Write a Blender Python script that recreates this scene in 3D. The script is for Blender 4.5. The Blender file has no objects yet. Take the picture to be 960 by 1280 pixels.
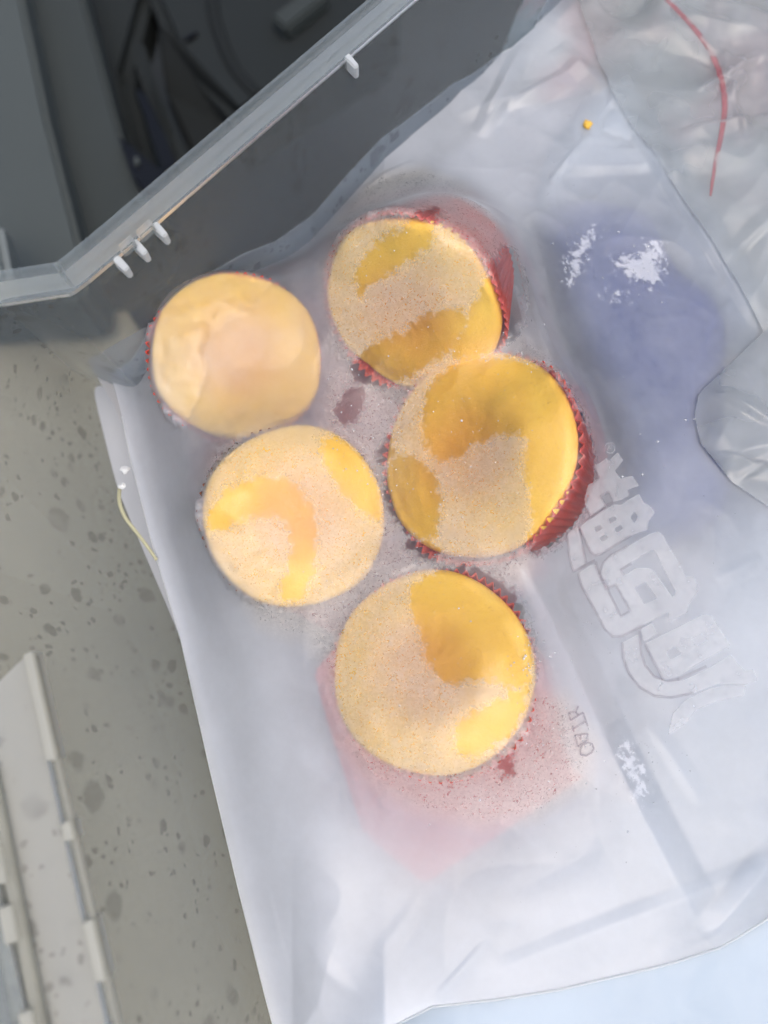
import bpy, bmesh, math, random
import numpy as np
from mathutils import Vector, Matrix, Euler
from mathutils.bvhtree import BVHTree

random.seed(7); RNG = np.random.default_rng(11)
sc = bpy.context.scene
COL = sc.collection

# ------------------------------------------------------------------ camera
TILT = math.radians(14)
F = 963.0                                   # focal length in photo pixels (960 x 1280)
VIEW = Vector((0, math.sin(TILT), -math.cos(TILT)))
UP = Vector((0, math.cos(TILT), math.sin(TILT)))
CAM = Vector((0, 0, .05)) - VIEW * .26
cd = bpy.data.cameras.new('camera'); cam = bpy.data.objects.new('camera', cd); COL.objects.link(cam)
cam.location = CAM; cam.rotation_euler = (TILT, 0, 0)
cd.sensor_fit = 'VERTICAL'; cd.sensor_height = 34.6; cd.lens = 34.6 * F / 1280
cd.clip_start = .005; cd.clip_end = 100
cd.dof.use_dof = True; cd.dof.focus_distance = .262; cd.dof.aperture_fstop = 5
sc.camera = cam
sc.render.resolution_x = 768; sc.render.resolution_y = 1024

# ------------------------------------------------------------------ sky, sun, exposure
SUN_EL, SUN_AZ = math.radians(74), math.radians(150)      # azimuth clockwise from +Y
w = bpy.data.worlds.new('World'); sc.world = w; w.use_nodes = True
nt = w.node_tree; bg = nt.nodes['Background']
sky = nt.nodes.new('ShaderNodeTexSky'); sky.sky_type = 'NISHITA'; sky.sun_disc = False
sky.sun_elevation = SUN_EL; sky.sun_rotation = SUN_AZ; sky.dust_density = 4; sky.air_density = 1.2; sky.ozone_density = 1
nt.links.new(sky.outputs[0], bg.inputs[0]); bg.inputs[1].default_value = .15
sd = bpy.data.lights.new('sun', 'SUN'); sun = bpy.data.objects.new('sun', sd); COL.objects.link(sun)
sd.energy = 1.0; sd.angle = math.radians(60); sd.color = (1, .96, .91)
sdir = Vector((math.sin(SUN_AZ) * math.cos(SUN_EL), math.cos(SUN_AZ) * math.cos(SUN_EL), math.sin(SUN_EL)))
sun.rotation_euler = sdir.to_track_quat('Z', 'Y').to_euler()
vs = sc.view_settings; vs.view_transform = 'Standard'; vs.look = 'None'; vs.gamma = 1; vs.use_curve_mapping = False
vs.exposure = 0.45
cy = sc.cycles
cy.use_denoising = True; cy.max_bounces = 9; cy.transparent_max_bounces = 16; cy.transmission_bounces = 6; cy.use_adaptive_sampling = True; cy.adaptive_threshold = .05; cy.adaptive_min_samples = 24
cy.diffuse_bounces = 3; cy.glossy_bounces = 2; cy.sample_clamp_indirect = 6
cy.caustics_refractive = True; cy.caustics_reflective = False

# ------------------------------------------------------------------ helpers
def at(px, py, z):
    """point at height z on the line of sight of a photo pixel"""
    d = Vector((1, 0, 0)) * ((px - 480) / F) + UP * ((640 - py) / F) + VIEW
    return CAM + d * ((z - CAM.z) / d.z)
def P2(pts, z): return np.array([at(x, y, z)[:2] for x, y in pts])

def link(o, parent=None):
    COL.objects.link(o)
    if parent is not None: o.parent = parent
    return o
def mesh_obj(name, verts, faces, mat, parent=None, smooth=True):
    m = bpy.data.meshes.new(name)
    m.from_pydata([tuple(v) for v in verts], [], [tuple(f) for f in faces]); m.validate(); m.update()
    if smooth: m.polygons.foreach_set('use_smooth', [True] * len(m.polygons))
    if mat: m.materials.append(mat)
    return link(bpy.data.objects.new(name, m), parent)
def bm_obj(name, bm, mat, parent=None, smooth=False):
    m = bpy.data.meshes.new(name); bm.to_mesh(m); bm.free()
    if smooth: m.polygons.foreach_set('use_smooth', [True] * len(m.polygons))
    if mat: m.materials.append(mat)
    return link(bpy.data.objects.new(name, m), parent)
def tag(o, label, cat=None, group=None, kind=None):
    o['label'] = label
    if cat: o['category'] = cat
    if group: o['group'] = group
    if kind: o['kind'] = kind
    return o
def empty(name, loc, label, cat, group=None):
    o = bpy.data.objects.new(name, None); o.empty_display_size = .01; link(o); o.location = loc
    bpy.context.view_layer.update()
    return tag(o, label, cat, group)
def keep(o, parent):
    """parent an object that was built in world space"""
    o.parent = parent; o.matrix_parent_inverse = Matrix.Translation(-Vector(parent.location)); return o

_LAT = {}
def lattice(x, y, seed):
    if seed not in _LAT: _LAT[seed] = np.random.default_rng(seed).random((257, 257))
    r = _LAT[seed]
    xi = np.floor(x).astype(int); yi = np.floor(y).astype(int); fx = x - xi; fy = y - yi
    fx = fx * fx * fx * (fx * (fx * 6 - 15) + 10); fy = fy * fy * fy * (fy * (fy * 6 - 15) + 10)
    a = xi % 256; b = yi % 256
    return (r[a, b] * (1 - fx) + r[a + 1, b] * fx) * (1 - fy) + (r[a, b + 1] * (1 - fx) + r[a + 1, b + 1] * fx) * fy
def fbm(x, y, scale, oct=4, seed=1, ridged=False):
    s = 0; amp = 1; tot = 0; ca, sa = math.cos(.6), math.sin(.6)
    x = x * scale + 40; y = y * scale + 40
    for k in range(oct):
        n = lattice(x, y, seed + k)
        if ridged: n = 1 - np.abs(2 * n - 1)
        s = s + n * amp; tot += amp; amp *= .5
        x, y = (x * ca - y * sa) * 2 + 3, (x * sa + y * ca) * 2 + 5
    return s / tot
def sdist(pts, poly):
    """signed distance of points to polygon, positive inside"""
    x, y = pts[:, 0], pts[:, 1]; n = len(poly)
    d = np.full(len(pts), 1e9); ins = np.zeros(len(pts), bool)
    for i in range(n):
        a, b = poly[i], poly[(i + 1) % n]
        e = b - a; L = max(e @ e, 1e-14)
        t = np.clip(((x - a[0]) * e[0] + (y - a[1]) * e[1]) / L, 0, 1)
        d = np.minimum(d, (x - a[0] - t * e[0]) ** 2 + (y - a[1] - t * e[1]) ** 2)
        if a[1] != b[1]:
            c = ((a[1] > y) != (b[1] > y)) & (x < (b[0] - a[0]) * (y - a[1]) / (b[1] - a[1]) + a[0]); ins ^= c
    d = np.sqrt(d); return np.where(ins, d, -d)
def snap(pts, poly):
    best = np.full(len(pts), 1e9); out = pts.copy()
    for i in range(len(poly)):
        a, b = poly[i], poly[(i + 1) % len(poly)]
        e = b - a; t = np.clip(((pts - a) @ e) / max(e @ e, 1e-14), 0, 1)
        q = a + t[:, None] * e; d = ((pts - q) ** 2).sum(1)
        k = d < best; best[k] = d[k]; out[k] = q[k]
    return out
def smooth_poly(poly, it=2):
    p = np.asarray(poly, float)
    for _ in range(it):
        q = np.roll(p, -1, 0); p = np.stack([.75 * p + .25 * q, .25 * p + .75 * q], 1).reshape(-1, 2)
    return p
def sheet_grid(poly, res):
    """grid cells inside a polygon, border vertices pulled onto its outline"""
    lo = poly.min(0) - res * 1.5; hi = poly.max(0) + res * 1.5
    nx, ny = (np.ceil((hi - lo) / res)).astype(int) + 1
    gx, gy = np.meshgrid(lo[0] + np.arange(nx) * res, lo[1] + np.arange(ny) * res, indexing='ij')
    pts = np.stack([gx.ravel(), gy.ravel()], 1)
    ii, jj = np.meshgrid(np.arange(nx - 1), np.arange(ny - 1), indexing='ij')
    v0 = (ii * ny + jj).ravel(); f = np.stack([v0, v0 + ny, v0 + ny + 1, v0 + 1], 1)
    ctr = pts[f].mean(1); k = sdist(ctr, poly) > 0
    fk = f[k]; used = np.zeros(len(pts), bool); used[fk.ravel()] = True
    other = np.zeros(len(pts), bool); other[f[~k].ravel()] = True
    bd = used & other; pts[bd] = snap(pts[bd], poly)
    idx = -np.ones(len(pts), int); idx[used] = np.arange(used.sum())
    return pts[used], idx[fk], bd[used]
def quick_mesh(name, v, f, mat, parent=None, attrs=None):
    m = bpy.data.meshes.new(name)
    m.vertices.add(len(v)); m.vertices.foreach_set('co', np.asarray(v, np.float32).ravel())
    m.loops.add(f.size); m.loops.foreach_set('vertex_index', f.astype(np.int32).ravel())
    m.polygons.add(len(f)); m.polygons.foreach_set('loop_start', np.arange(0, f.size, f.shape[1], dtype=np.int32))
    m.update(calc_edges=True); m.validate()
    m.polygons.foreach_set('use_smooth', np.ones(len(m.polygons), bool))
    for k, a in (attrs or {}).items():
        at_ = m.attributes.new(k, 'FLOAT', 'POINT'); at_.data.foreach_set('value', np.asarray(a, np.float32))
    m.materials.append(mat)
    return link(bpy.data.objects.new(name, m), parent)
def tube(name, pts, r, mat, parent=None, n=8, taper=False, flat=1.0):
    pts = [Vector(p) for p in pts]; V = []; Fc = []
    for i, p in enumerate(pts):
        t = (pts[min(i + 1, len(pts) - 1)] - pts[max(i - 1, 0)]).normalized()
        s = t.cross(Vector((0, 0, 1))); s = s.normalized() if s.length > 1e-6 else Vector((1, 0, 0)); u = s.cross(t)
        k = r if not callable(r) else r(i / (len(pts) - 1))
        for j in range(n):
            a = j * 2 * math.pi / n; V.append(p + s * math.cos(a) * k + u * math.sin(a) * k * flat)
    for i in range(len(pts) - 1):
        for j in range(n):
            Fc.append((i * n + j, i * n + (j + 1) % n, (i + 1) * n + (j + 1) % n, (i + 1) * n + j))
    Fc.append(tuple(range(n - 1, -1, -1))); Fc.append(tuple(range((len(pts) - 1) * n, len(pts) * n)))
    return mesh_obj(name, V, Fc, mat, parent)
def catmull(pts, k=8):
    pts = [Vector(p) for p in pts]; out = []
    for i in range(len(pts) - 1):
        a, b, c, d = pts[max(i - 1, 0)], pts[i], pts[i + 1], pts[min(i + 2, len(pts) - 1)]
        for j in range(k):
            t = j / k
            out.append(.5 * ((2 * b) + (c - a) * t + (2 * a - 5 * b + 4 * c - d) * t * t + (3 * b - a - 3 * c + d) * t ** 3))
    return out + [pts[-1]]

# ------------------------------------------------------------------ materials
class N:
    def __init__(s, name):
        s.m = bpy.data.materials.new(name); s.m.use_nodes = True; s.t = s.m.node_tree; s.t.nodes.clear()
        s.out = s.t.nodes.new('ShaderNodeOutputMaterial')
    def __call__(s, kind, _in=None, **props):
        n = s.t.nodes.new('ShaderNode' + kind)
        for k, v in props.items(): setattr(n, k, v)
        for k, v in (_in or {}).items(): s.set(n.inputs[k], v)
        return n
    def set(s, sock, v):
        if isinstance(v, bpy.types.NodeSocket): s.t.links.new(v, sock)
        elif isinstance(v, bpy.types.Node): s.t.links.new(v.outputs[0], sock)
        else: sock.default_value = v
    def math(s, op, a, b=0.0, clamp=False):
        n = s('Math', {0: a, 1: b}, operation=op); n.use_clamp = clamp; return n.outputs[0]
    def noise(s, scale, detail=4, rough=.55, vec=None, dist=0):
        n = s('TexNoise', {'Scale': scale, 'Detail': detail, 'Roughness': rough, 'Distortion': dist})
        s.set(n.inputs['Vector'], vec if vec is not None else s.coord()); return n.outputs[0]
    def coord(s):
        if not hasattr(s, '_c'): s._c = s('TexCoord').outputs['Object']
        return s._c
    def step(s, v, lo, hi):
        n = s('MapRange', {'Value': v, 'From Min': lo, 'From Max': hi}, interpolation_type='SMOOTHSTEP'); return n.outputs[0]
    def ramp(s, v, stops):
        n = s('ValToRGB', {0: v}); e = n.color_ramp.elements
        while len(e) < len(stops): e.new(.5)
        for x, (p, c) in zip(e, stops): x.position = p; x.color = (*c, 1)
        return n.outputs[0]
    def mixc(s, f, a, b):
        n = s('Mix', data_type='RGBA'); s.set(n.inputs[0], f)
        s.set(n.inputs[6], a if not isinstance(a, tuple) else (*a, 1)); s.set(n.inputs[7], b if not isinstance(b, tuple) else (*b, 1))
        return n.outputs[2]
    def mixs(s, f, a, b):
        n = s('MixShader'); s.set(n.inputs[0], f); s.set(n.inputs[1], a); s.set(n.inputs[2], b); return n
    def attr(s, name): return s('Attribute', attribute_name=name).outputs['Fac']
    def bump(s, h, strength=.3, dist=.001):
        return s('Bump', {'Height': h, 'Strength': strength, 'Distance': dist}).outputs[0]
    def done(s, sh): s.set(s.out.inputs[0], sh); return s.m

def m_plain(name, col, rough=.5, var=.15, scale=60, bump=0.0, spec=.25, bscale=400):
    n = N(name); f = n.noise(scale, 5)
    c = n.mixc(f, tuple(x * (1 - var) for x in col), tuple(min(1, x * (1 + var)) for x in col))
    p = n('BsdfPrincipled', {'Base Color': c, 'Roughness': rough, 'Specular IOR Level': spec})
    if bump: n.set(p.inputs['Normal'], n.bump(n.noise(bscale, 4), bump, .0006))
    return n.done(p)

def m_two(name, a, b, scale):
    n = N(name); f = n.step(n.noise(scale, 3), .42, .66)
    return n.done(n('BsdfPrincipled', {'Base Color': n.mixc(f, a, b), 'Roughness': .5, 'Specular IOR Level': .3}))

def m_film(name, col, opac, rough=.25, gloss=.08, tint=(.95, .96, .98), refr=.5, rrough=.3, wave=.3):
    """thin plastic film: part clear, part milky, a soft sheen on top"""
    n = N(name); f = n.noise(35, 2, .6)
    op = n.math('MULTIPLY', n.step(f, .25, .75), opac * .5); op = n.math('ADD', op, opac * .75)
    milk = n.mixs(.5, n('BsdfDiffuse', {'Color': (*col, 1)}), n('BsdfTranslucent', {'Color': (*col, 1)}))
    clear = n.mixs(refr, n('BsdfTransparent', {'Color': (*tint, 1)}), n('BsdfRefraction', {'Color': (*tint, 1), 'Roughness': rrough, 'IOR': 1.12}))
    body = n.mixs(op, clear, milk)
    fr = n('Fresnel', {'IOR': 1.33}); fg = n.math('ADD', fr, gloss, True)
    return n.done(n.mixs(fg, body, n('BsdfGlossy', {'Color': (1, 1, 1, 1), 'Roughness': rough})))

def m_bag():
    """frosted bag: clear where it is wet against the cakes, milky elsewhere, sandy frost between"""
    n = N('frosted_bag_film')
    wet, veil, sand, ice_or_glare = n.attr('wet'), n.attr('veil'), n.attr('sand'), n.attr('ice_or_glare')
    n1 = n.noise(330, 5, .62); n2 = n.noise(1050, 3, .72)
    a = n.math('ADD', wet, n.math('MULTIPLY', n.math('SUBTRACT', n1, .5), 9.0))
    a = n.math('ADD', a, n.math('MULTIPLY', n.math('SUBTRACT', n2, .5), 5.0))
    clear = n.math('ADD', n.math('MULTIPLY', n.step(a, -.6, .7), .64), n.math('MULTIPLY', n.step(a, -3.6, 2.6), .36))
    # worm-like clear slivers and grains in the frosty zone
    g = n.step(n2, .36, .64)
    v2 = n.math('ADD', veil, n.math('MULTIPLY', n.math('MULTIPLY', n.math('SUBTRACT', g, .5), .20), sand))
    v2 = n.math('ADD', v2, n.math('MULTIPLY', n.math('SUBTRACT', n.noise(60, 2), .5), .22))
    v2 = n.math('ADD', v2, n.math('MULTIPLY', n.math('SUBTRACT', n1, .5), .17))
    worm = n.math('MULTIPLY', n.step(n.noise(620, 2, .6, dist=2.2), .60, .66), n.step(n.math('MULTIPLY', sand, n1), .36, .52))
    clear = n.math('MAXIMUM', clear, n.math('MULTIPLY', worm, .8))
    v = n.math('MULTIPLY', v2, n.math('SUBTRACT', 1.0, n.math('MULTIPLY', clear, .95)), True)
    # white flecks: glare patches painted into the film colour, plus some frost specks
    i = n.math('ADD', ice_or_glare, n.math('MULTIPLY', n.math('SUBTRACT', n1, .5), 26.0))
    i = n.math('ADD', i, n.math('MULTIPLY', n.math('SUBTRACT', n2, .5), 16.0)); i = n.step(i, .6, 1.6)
    milkc = n.mixc(sand, (.80, .825, .86), (.94, .90, .84))
    milk = n.mixs(.36, n('BsdfDiffuse', {'Color': milkc}), n('BsdfTranslucent', {'Color': milkc}))
    tint = (.97, .97, .98, 1)
    rr = n.math('MULTIPLY', n.math('SUBTRACT', 1.0, clear), .30)
    fr_w = n.math('MULTIPLY', n.math('SUBTRACT', 1.0, clear), .52)
    through = n.mixs(fr_w, n('BsdfTransparent', {'Color': tint}), n('BsdfRefraction', {'Color': tint, 'Roughness': rr, 'IOR': 1.14}))
    body = n.mixs(v, through, milk)
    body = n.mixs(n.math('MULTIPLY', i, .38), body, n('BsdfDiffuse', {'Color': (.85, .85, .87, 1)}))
    fr = n('Fresnel', {'IOR': 1.33}); fg = n.math('ADD', fr, .015, True)
    return n.done(n.mixs(fg, body, n('BsdfGlossy', {'Color': (1, 1, 1, 1), 'Roughness': .3})))

def m_plastic(name, col, opac, stains=False, rough=.45):
    """translucent polypropylene; stains are dried water spots"""
    n = N(name); f = n.noise(14, 3, .6)
    c = n.mixc(f, tuple(x * .85 for x in col), col)
    milk = n.mixs(.35, n('BsdfDiffuse', {'Color': c}), n('BsdfTranslucent', {'Color': c}))
    body = n.mixs(opac, n('BsdfTransparent', {'Color': (.9, .91, .9, 1)}), milk)
    if stains:
        vec = n.coord()
        wob = n('Mix', data_type='VECTOR'); n.set(wob.inputs[0], .0035); n.set(wob.inputs[4], vec)
        n.set(wob.inputs[5], n('TexNoise', {'Vector': vec, 'Scale': 220, 'Detail': 2}).outputs[1])
        vec2 = wob.outputs[1]; tot = None
        zone = n.step(n.noise(28, 3), .34, .50)
        for scl, thr, cover, wgt in ((80, .26, .62, .6), (170, .30, .60, .75), (420, .34, .60, .7)):
            vo = n('TexVoronoi', {'Vector': vec2, 'Scale': scl, 'Randomness': 1.0})
            rnd = n('SeparateColor', {0: vo.outputs['Color']}).outputs[0]
            size = n.math('MULTIPLY', n.step(rnd, cover, 1.05), thr + .25)
            s_ = n.math('MULTIPLY', n.step(n.math('SUBTRACT', size, vo.outputs['Distance']), -.02, .16), wgt)
            tot = s_ if tot is None else n.math('MAXIMUM', tot, s_)
        tot = n.math('MULTIPLY', tot, zone)
        tot = n.math('ADD', tot, n.math('MULTIPLY', n.step(f, .5, .75), .12), True)
        body = n.mixs(n.math('MULTIPLY', tot, .44), body, n('BsdfDiffuse', {'Color': (.055, .052, .042, 1)}))
    fr = n('Fresnel', {'IOR': 1.22})
    return n.done(n.mixs(fr, body, n('BsdfGlossy', {'Color': (1, 1, 1, 1), 'Roughness': rough})))

def m_cake():
    n = N('sponge_cake'); crust = n.attr('crust')
    f = n.noise(120, 6, .65); g = n.noise(1300, 3, .6)
    c = n.mixc(f, (.91, .51, .050), (.95, .62, .085))
    c = n.mixc(n.math('ADD', crust, n.math('MULTIPLY', n.math('SUBTRACT', n.noise(90, 5), .5), .6), True), c, (.66, .29, .035))
    c = n.mixc(n.step(g, .60, .74), c, (.62, .30, .045))
    h = n.math('ADD', n.math('MULTIPLY', n.noise(900, 5, .7), .7), n.noise(160, 3))
    p = n('BsdfPrincipled', {'Base Color': c, 'Roughness': .62, 'Specular IOR Level': .3, 'Normal': n.bump(h, .45, .0006)})
    return n.done(p)
def m_paper(name, col, trans=.45):
    n = N(name); f = n.noise(200, 5)
    c = n.mixc(f, tuple(x * .8 for x in col), col)
    d = n('BsdfPrincipled', {'Base Color': c, 'Roughness': .5, 'Specular IOR Level': .35, 'Normal': n.bump(n.noise(900, 3), .2, .0003)})
    return n.done(n.mixs(trans, d, n('BsdfTranslucent', {'Color': c})))

M = dict(
    bag=m_bag(), cake=m_cake(),
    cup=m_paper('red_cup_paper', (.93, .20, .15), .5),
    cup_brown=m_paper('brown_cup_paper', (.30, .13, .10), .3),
    wall=m_plastic('tote_wall_plastic', (.41, .44, .445), .30, True),
    floor=m_plastic('tote_floor_plastic', (.66, .68, .72), .9),
    rim=m_plastic('tote_rim_plastic', (.62, .68, .69), .20),
    tab=m_plastic('tote_tab_plastic', (.85, .88, .88), .75),
    rail=m_plastic('tote_rail_plastic', (.60, .58, .48), .50),
    block=m_plastic('tote_block_plastic', (.76, .74, .63), .65),
    ledge=m_plastic('tote_ledge_plastic', (.62, .61, .55), .62, True),
    back=m_film('back_sheet_film', (.72, .71, .71), .70, .4, .0),
    film=m_film('clear_crumpled_film', (.70, .72, .72), .36, .22, .01, (.93, .95, .95), .3, .2, .5),
    seam=m_film('bag_seam_film', (.86, .88, .86), .8, .3, .02),
    fold=m_film('bag_fold_film', (.80, .78, .79), .75, .4, .0),
    ice_or_glare=m_plain('violet_pouch_film', (.05, .07, .21), .4, .25, 40, .3),
    pale=m_plain('pale_blue_pouch_film', (.40, .47, .53), .45, .12, 18, .2, .5, 90),
    grey=m_two('grey_wrap_film', (.40, .43, .42), (.52, .34, .34), 26),
    pink=m_paper('pink_tray_paper', (.74, .22, .22), .2),
    liner=m_paper('mauve_liner_paper', (.40, .23, .25), .1),
    red=m_paper('red_line_paper', (.66, .10, .10), .2),
    straw=m_plain('straw_plastic', (.40, .38, .24), .4, .2),
    white=m_plain('white_bit', (.62, .62, .60), .4, .1),
    crumb=m_plain('orange_crumb', (.85, .48, .08), .7, .3, 900, .6, .2, 1500),
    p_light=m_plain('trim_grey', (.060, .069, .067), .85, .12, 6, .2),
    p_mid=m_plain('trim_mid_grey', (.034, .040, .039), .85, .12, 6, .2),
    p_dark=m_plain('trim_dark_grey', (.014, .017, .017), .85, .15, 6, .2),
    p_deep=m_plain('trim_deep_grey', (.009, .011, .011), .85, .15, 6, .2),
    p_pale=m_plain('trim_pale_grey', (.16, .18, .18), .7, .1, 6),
    black=m_plain('gloss_black', (.004, .004, .005), .3, .1),
    carpet=m_plain('boot_carpet', (.02, .022, .022), .9, .3, 90, .8),
    warm=m_plain('warm_outside', (.27, .25, .185), .8, .15, 8),
)
def m_ink(name, col, alpha):
    n = N(name); f = n.noise(140, 2, .6)
    a = n.math('MULTIPLY', n.step(f, -.2, .6), alpha)
    d = n.mixs(.3, n('BsdfDiffuse', {'Color': (*col, 1)}), n('BsdfTranslucent', {'Color': (*col, 1)}))
    return n.done(n.mixs(a, n('BsdfTransparent', {'Color': (1, 1, 1, 1)}), d))
M['ink'] = m_ink('white_ink', (.84, .83, .83), .36)
M['line'] = m_ink('grey_ink_line', (.30, .25, .28), .24)
M['letter'] = m_ink('letter_ink', (.28, .22, .26), .40)
def m_drop():
    n = N('water_drop')
    g = n('BsdfPrincipled', {'Base Color': (.95, .96, .97, 1), 'Roughness': .08, 'Transmission Weight': .55, 'IOR': 1.33})
    return n.done(g)
M['drop'] = m_drop()
M['stripe'] = m_ink('red_stripe_ink', (.55, .13, .15), .32)

# ================================================================== SETTING: boot behind the tote
bm = bmesh.new(); bmesh.ops.create_grid(bm, x_segments=2, y_segments=2, size=1.6)
o = bm_obj('boot_floor', bm, M['carpet']); o.location = (0, .3, -.36); tag(o, 'dark carpeted boot floor under the plastic tote', kind='structure')

def slab(name, pts, z, thick, mat, bev=.004, parent=None, tilt=None):
    """closed panel with its outline at height z, rounded edges; tilt gives a height per corner"""
    bm = bmesh.new()
    vs_ = [bm.verts.new(at(x, y, z + (tilt[i] if tilt else 0))) for i, (x, y) in enumerate(pts)]
    f = bm.faces.new(vs_); f.normal_update()
    if f.normal.z < 0: f.normal_flip()
    r = bmesh.ops.extrude_face_region(bm, geom=[f])
    for v in r['geom']:
        if isinstance(v, bmesh.types.BMVert): v.co.z -= thick
    bm.faces.ensure_lookup_table()
    bmesh.ops.recalc_face_normals(bm, faces=bm.faces)
    bmesh.ops.bevel(bm, geom=list(bm.edges), offset=bev, segments=2, affect='EDGES')
    return bm_obj(name, bm, mat, parent)

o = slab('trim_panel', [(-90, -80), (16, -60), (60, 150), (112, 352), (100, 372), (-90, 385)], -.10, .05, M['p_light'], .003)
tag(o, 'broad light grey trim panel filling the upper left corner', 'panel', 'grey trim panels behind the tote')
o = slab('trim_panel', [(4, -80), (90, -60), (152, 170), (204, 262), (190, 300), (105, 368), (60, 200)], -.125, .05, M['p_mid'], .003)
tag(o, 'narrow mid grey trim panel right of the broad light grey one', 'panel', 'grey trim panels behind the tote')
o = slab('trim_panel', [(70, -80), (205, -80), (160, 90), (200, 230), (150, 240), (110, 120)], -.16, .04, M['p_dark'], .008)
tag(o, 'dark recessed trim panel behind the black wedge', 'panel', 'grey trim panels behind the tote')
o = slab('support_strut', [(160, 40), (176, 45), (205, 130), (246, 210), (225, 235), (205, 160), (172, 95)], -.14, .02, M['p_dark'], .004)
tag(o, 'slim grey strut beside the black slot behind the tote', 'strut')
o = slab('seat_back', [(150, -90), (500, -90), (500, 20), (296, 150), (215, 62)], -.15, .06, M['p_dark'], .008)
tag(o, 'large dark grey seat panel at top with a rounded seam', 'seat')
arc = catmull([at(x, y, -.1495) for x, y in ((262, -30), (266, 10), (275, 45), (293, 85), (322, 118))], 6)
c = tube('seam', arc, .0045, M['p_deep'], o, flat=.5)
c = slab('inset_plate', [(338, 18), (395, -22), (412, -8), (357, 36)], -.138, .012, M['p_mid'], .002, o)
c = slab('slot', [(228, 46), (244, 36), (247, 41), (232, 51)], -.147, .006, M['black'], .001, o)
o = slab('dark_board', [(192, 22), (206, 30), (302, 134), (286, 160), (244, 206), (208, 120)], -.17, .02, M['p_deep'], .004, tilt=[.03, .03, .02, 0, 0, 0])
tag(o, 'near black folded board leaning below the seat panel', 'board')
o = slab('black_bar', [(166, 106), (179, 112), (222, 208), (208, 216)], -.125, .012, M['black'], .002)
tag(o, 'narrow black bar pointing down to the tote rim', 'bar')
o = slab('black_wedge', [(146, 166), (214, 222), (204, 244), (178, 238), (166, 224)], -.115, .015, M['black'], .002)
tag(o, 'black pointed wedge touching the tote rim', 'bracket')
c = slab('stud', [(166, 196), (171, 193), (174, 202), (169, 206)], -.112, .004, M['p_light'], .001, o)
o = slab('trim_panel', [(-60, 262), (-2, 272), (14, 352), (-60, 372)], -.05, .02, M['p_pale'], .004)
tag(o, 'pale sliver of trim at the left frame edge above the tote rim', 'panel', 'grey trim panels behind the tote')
o = slab('tan_board', [(-600, 330), (120, 330), (230, 500), (470, 1500), (-600, 1500)], -.16, .05, M['warm'], .004)
tag(o, 'tan surface glimpsed outside the tote in the lower left corner', 'board')

# ================================================================== TOTE
RZ = .090
tote = empty('storage_tote', (0, 0, 0), 'cloudy plastic storage tote holding the bags, water spotted inside', 'tote')
A_ = at(95, 368, RZ); B_ = at(512, 8, RZ); dirf = (B_ - A_).normalized()
L0 = at(33, 826, RZ); L1 = at(141, 1280, RZ); dirl = (L1 - L0).normalized()
far_end = A_ + dirf * .38
K0 = at(-4, 383, RZ)
rim_path = [far_end, A_, K0, K0 + Vector((-.030, -.02, 0)), K0 + Vector((-.034, -.065, 0)), L0 + Vector((-.028, .004, 0)), L0 + dirl * .02 + Vector((-.022, 0, 0)), L1 + Vector((-.020, 0, 0)), L1 + dirl * .10 + Vector((-.018, 0, 0)),
            Vector((.16, -.29, RZ)), Vector((.27, .16, RZ))]
foot_px = [(100, 470), (132, 610), (205, 790), (262, 975), (312, 1190), (338, 1290)]
foot = [at(x, y, .004) for x, y in foot_px]
inn = Vector((dirf.y, -dirf.x, 0)) * .007
foot_path = [far_end + inn, A_ + inn, foot[0], foot[1], foot[2], foot[2] * .75 + foot[3] * .25, foot[3], foot[4], foot[5] + dirl * .07, Vector((.145, -.27, 0)), Vector((.25, .15, 0))]
# loft of rounded, resampled loops
def resample(path, n):
    # same number of samples on every leg so that rim and foot correspond
    out = []
    for i in range(len(path)):
        a, b = path[i], path[(i + 1) % len(path)]
        out += [a.lerp(b, k / n) for k in range(n)]
    return out
def relax(loop, it):
    for _ in range(it):
        loop = [(loop[i - 1] + loop[i] * 2 + loop[(i + 1) % len(loop)]) / 4 for i in range(len(loop))]
    return loop
NS = 24
rl = relax(resample(rim_path, NS), 6); fl = relax(resample(foot_path, NS), 16)
levels = 26; V = []; Fc = []; NL = len(rl)
cen = Vector((.05, -.01, 0))
for k in range(levels + 1):
    t = k / levels
    for i in range(NL):
        p = fl[i].lerp(rl[i], t ** 1.0)
        p.z = .004 + (RZ - .004) * t
        if t < .2:                                  # rounded foot
            q = (1 - t / .2); c2 = Vector((cen.x, cen.y, p.z)); inw = (c2 - p); inw.z = 0; p = p + inw.normalized() * .005 * q * q
        V.append(p)
for k in range(levels):
    for i in range(NL):
        j = (i + 1) % NL
        Fc.append((k * NL + i, (k + 1) * NL + i, (k + 1) * NL + j, k * NL + j))
wall = mesh_obj('wall', V, Fc, M['wall'], tote)
wall['label'] = 'grey cloudy tote wall speckled with dried water spots'
fv = [V[i] for i in range(NL)]
mesh_obj('base', [Vector((cen.x, cen.y, .004))] + fv, [(0, 1 + i, 1 + (i + 1) % NL) for i in range(NL)], M['floor'], tote, False)

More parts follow.
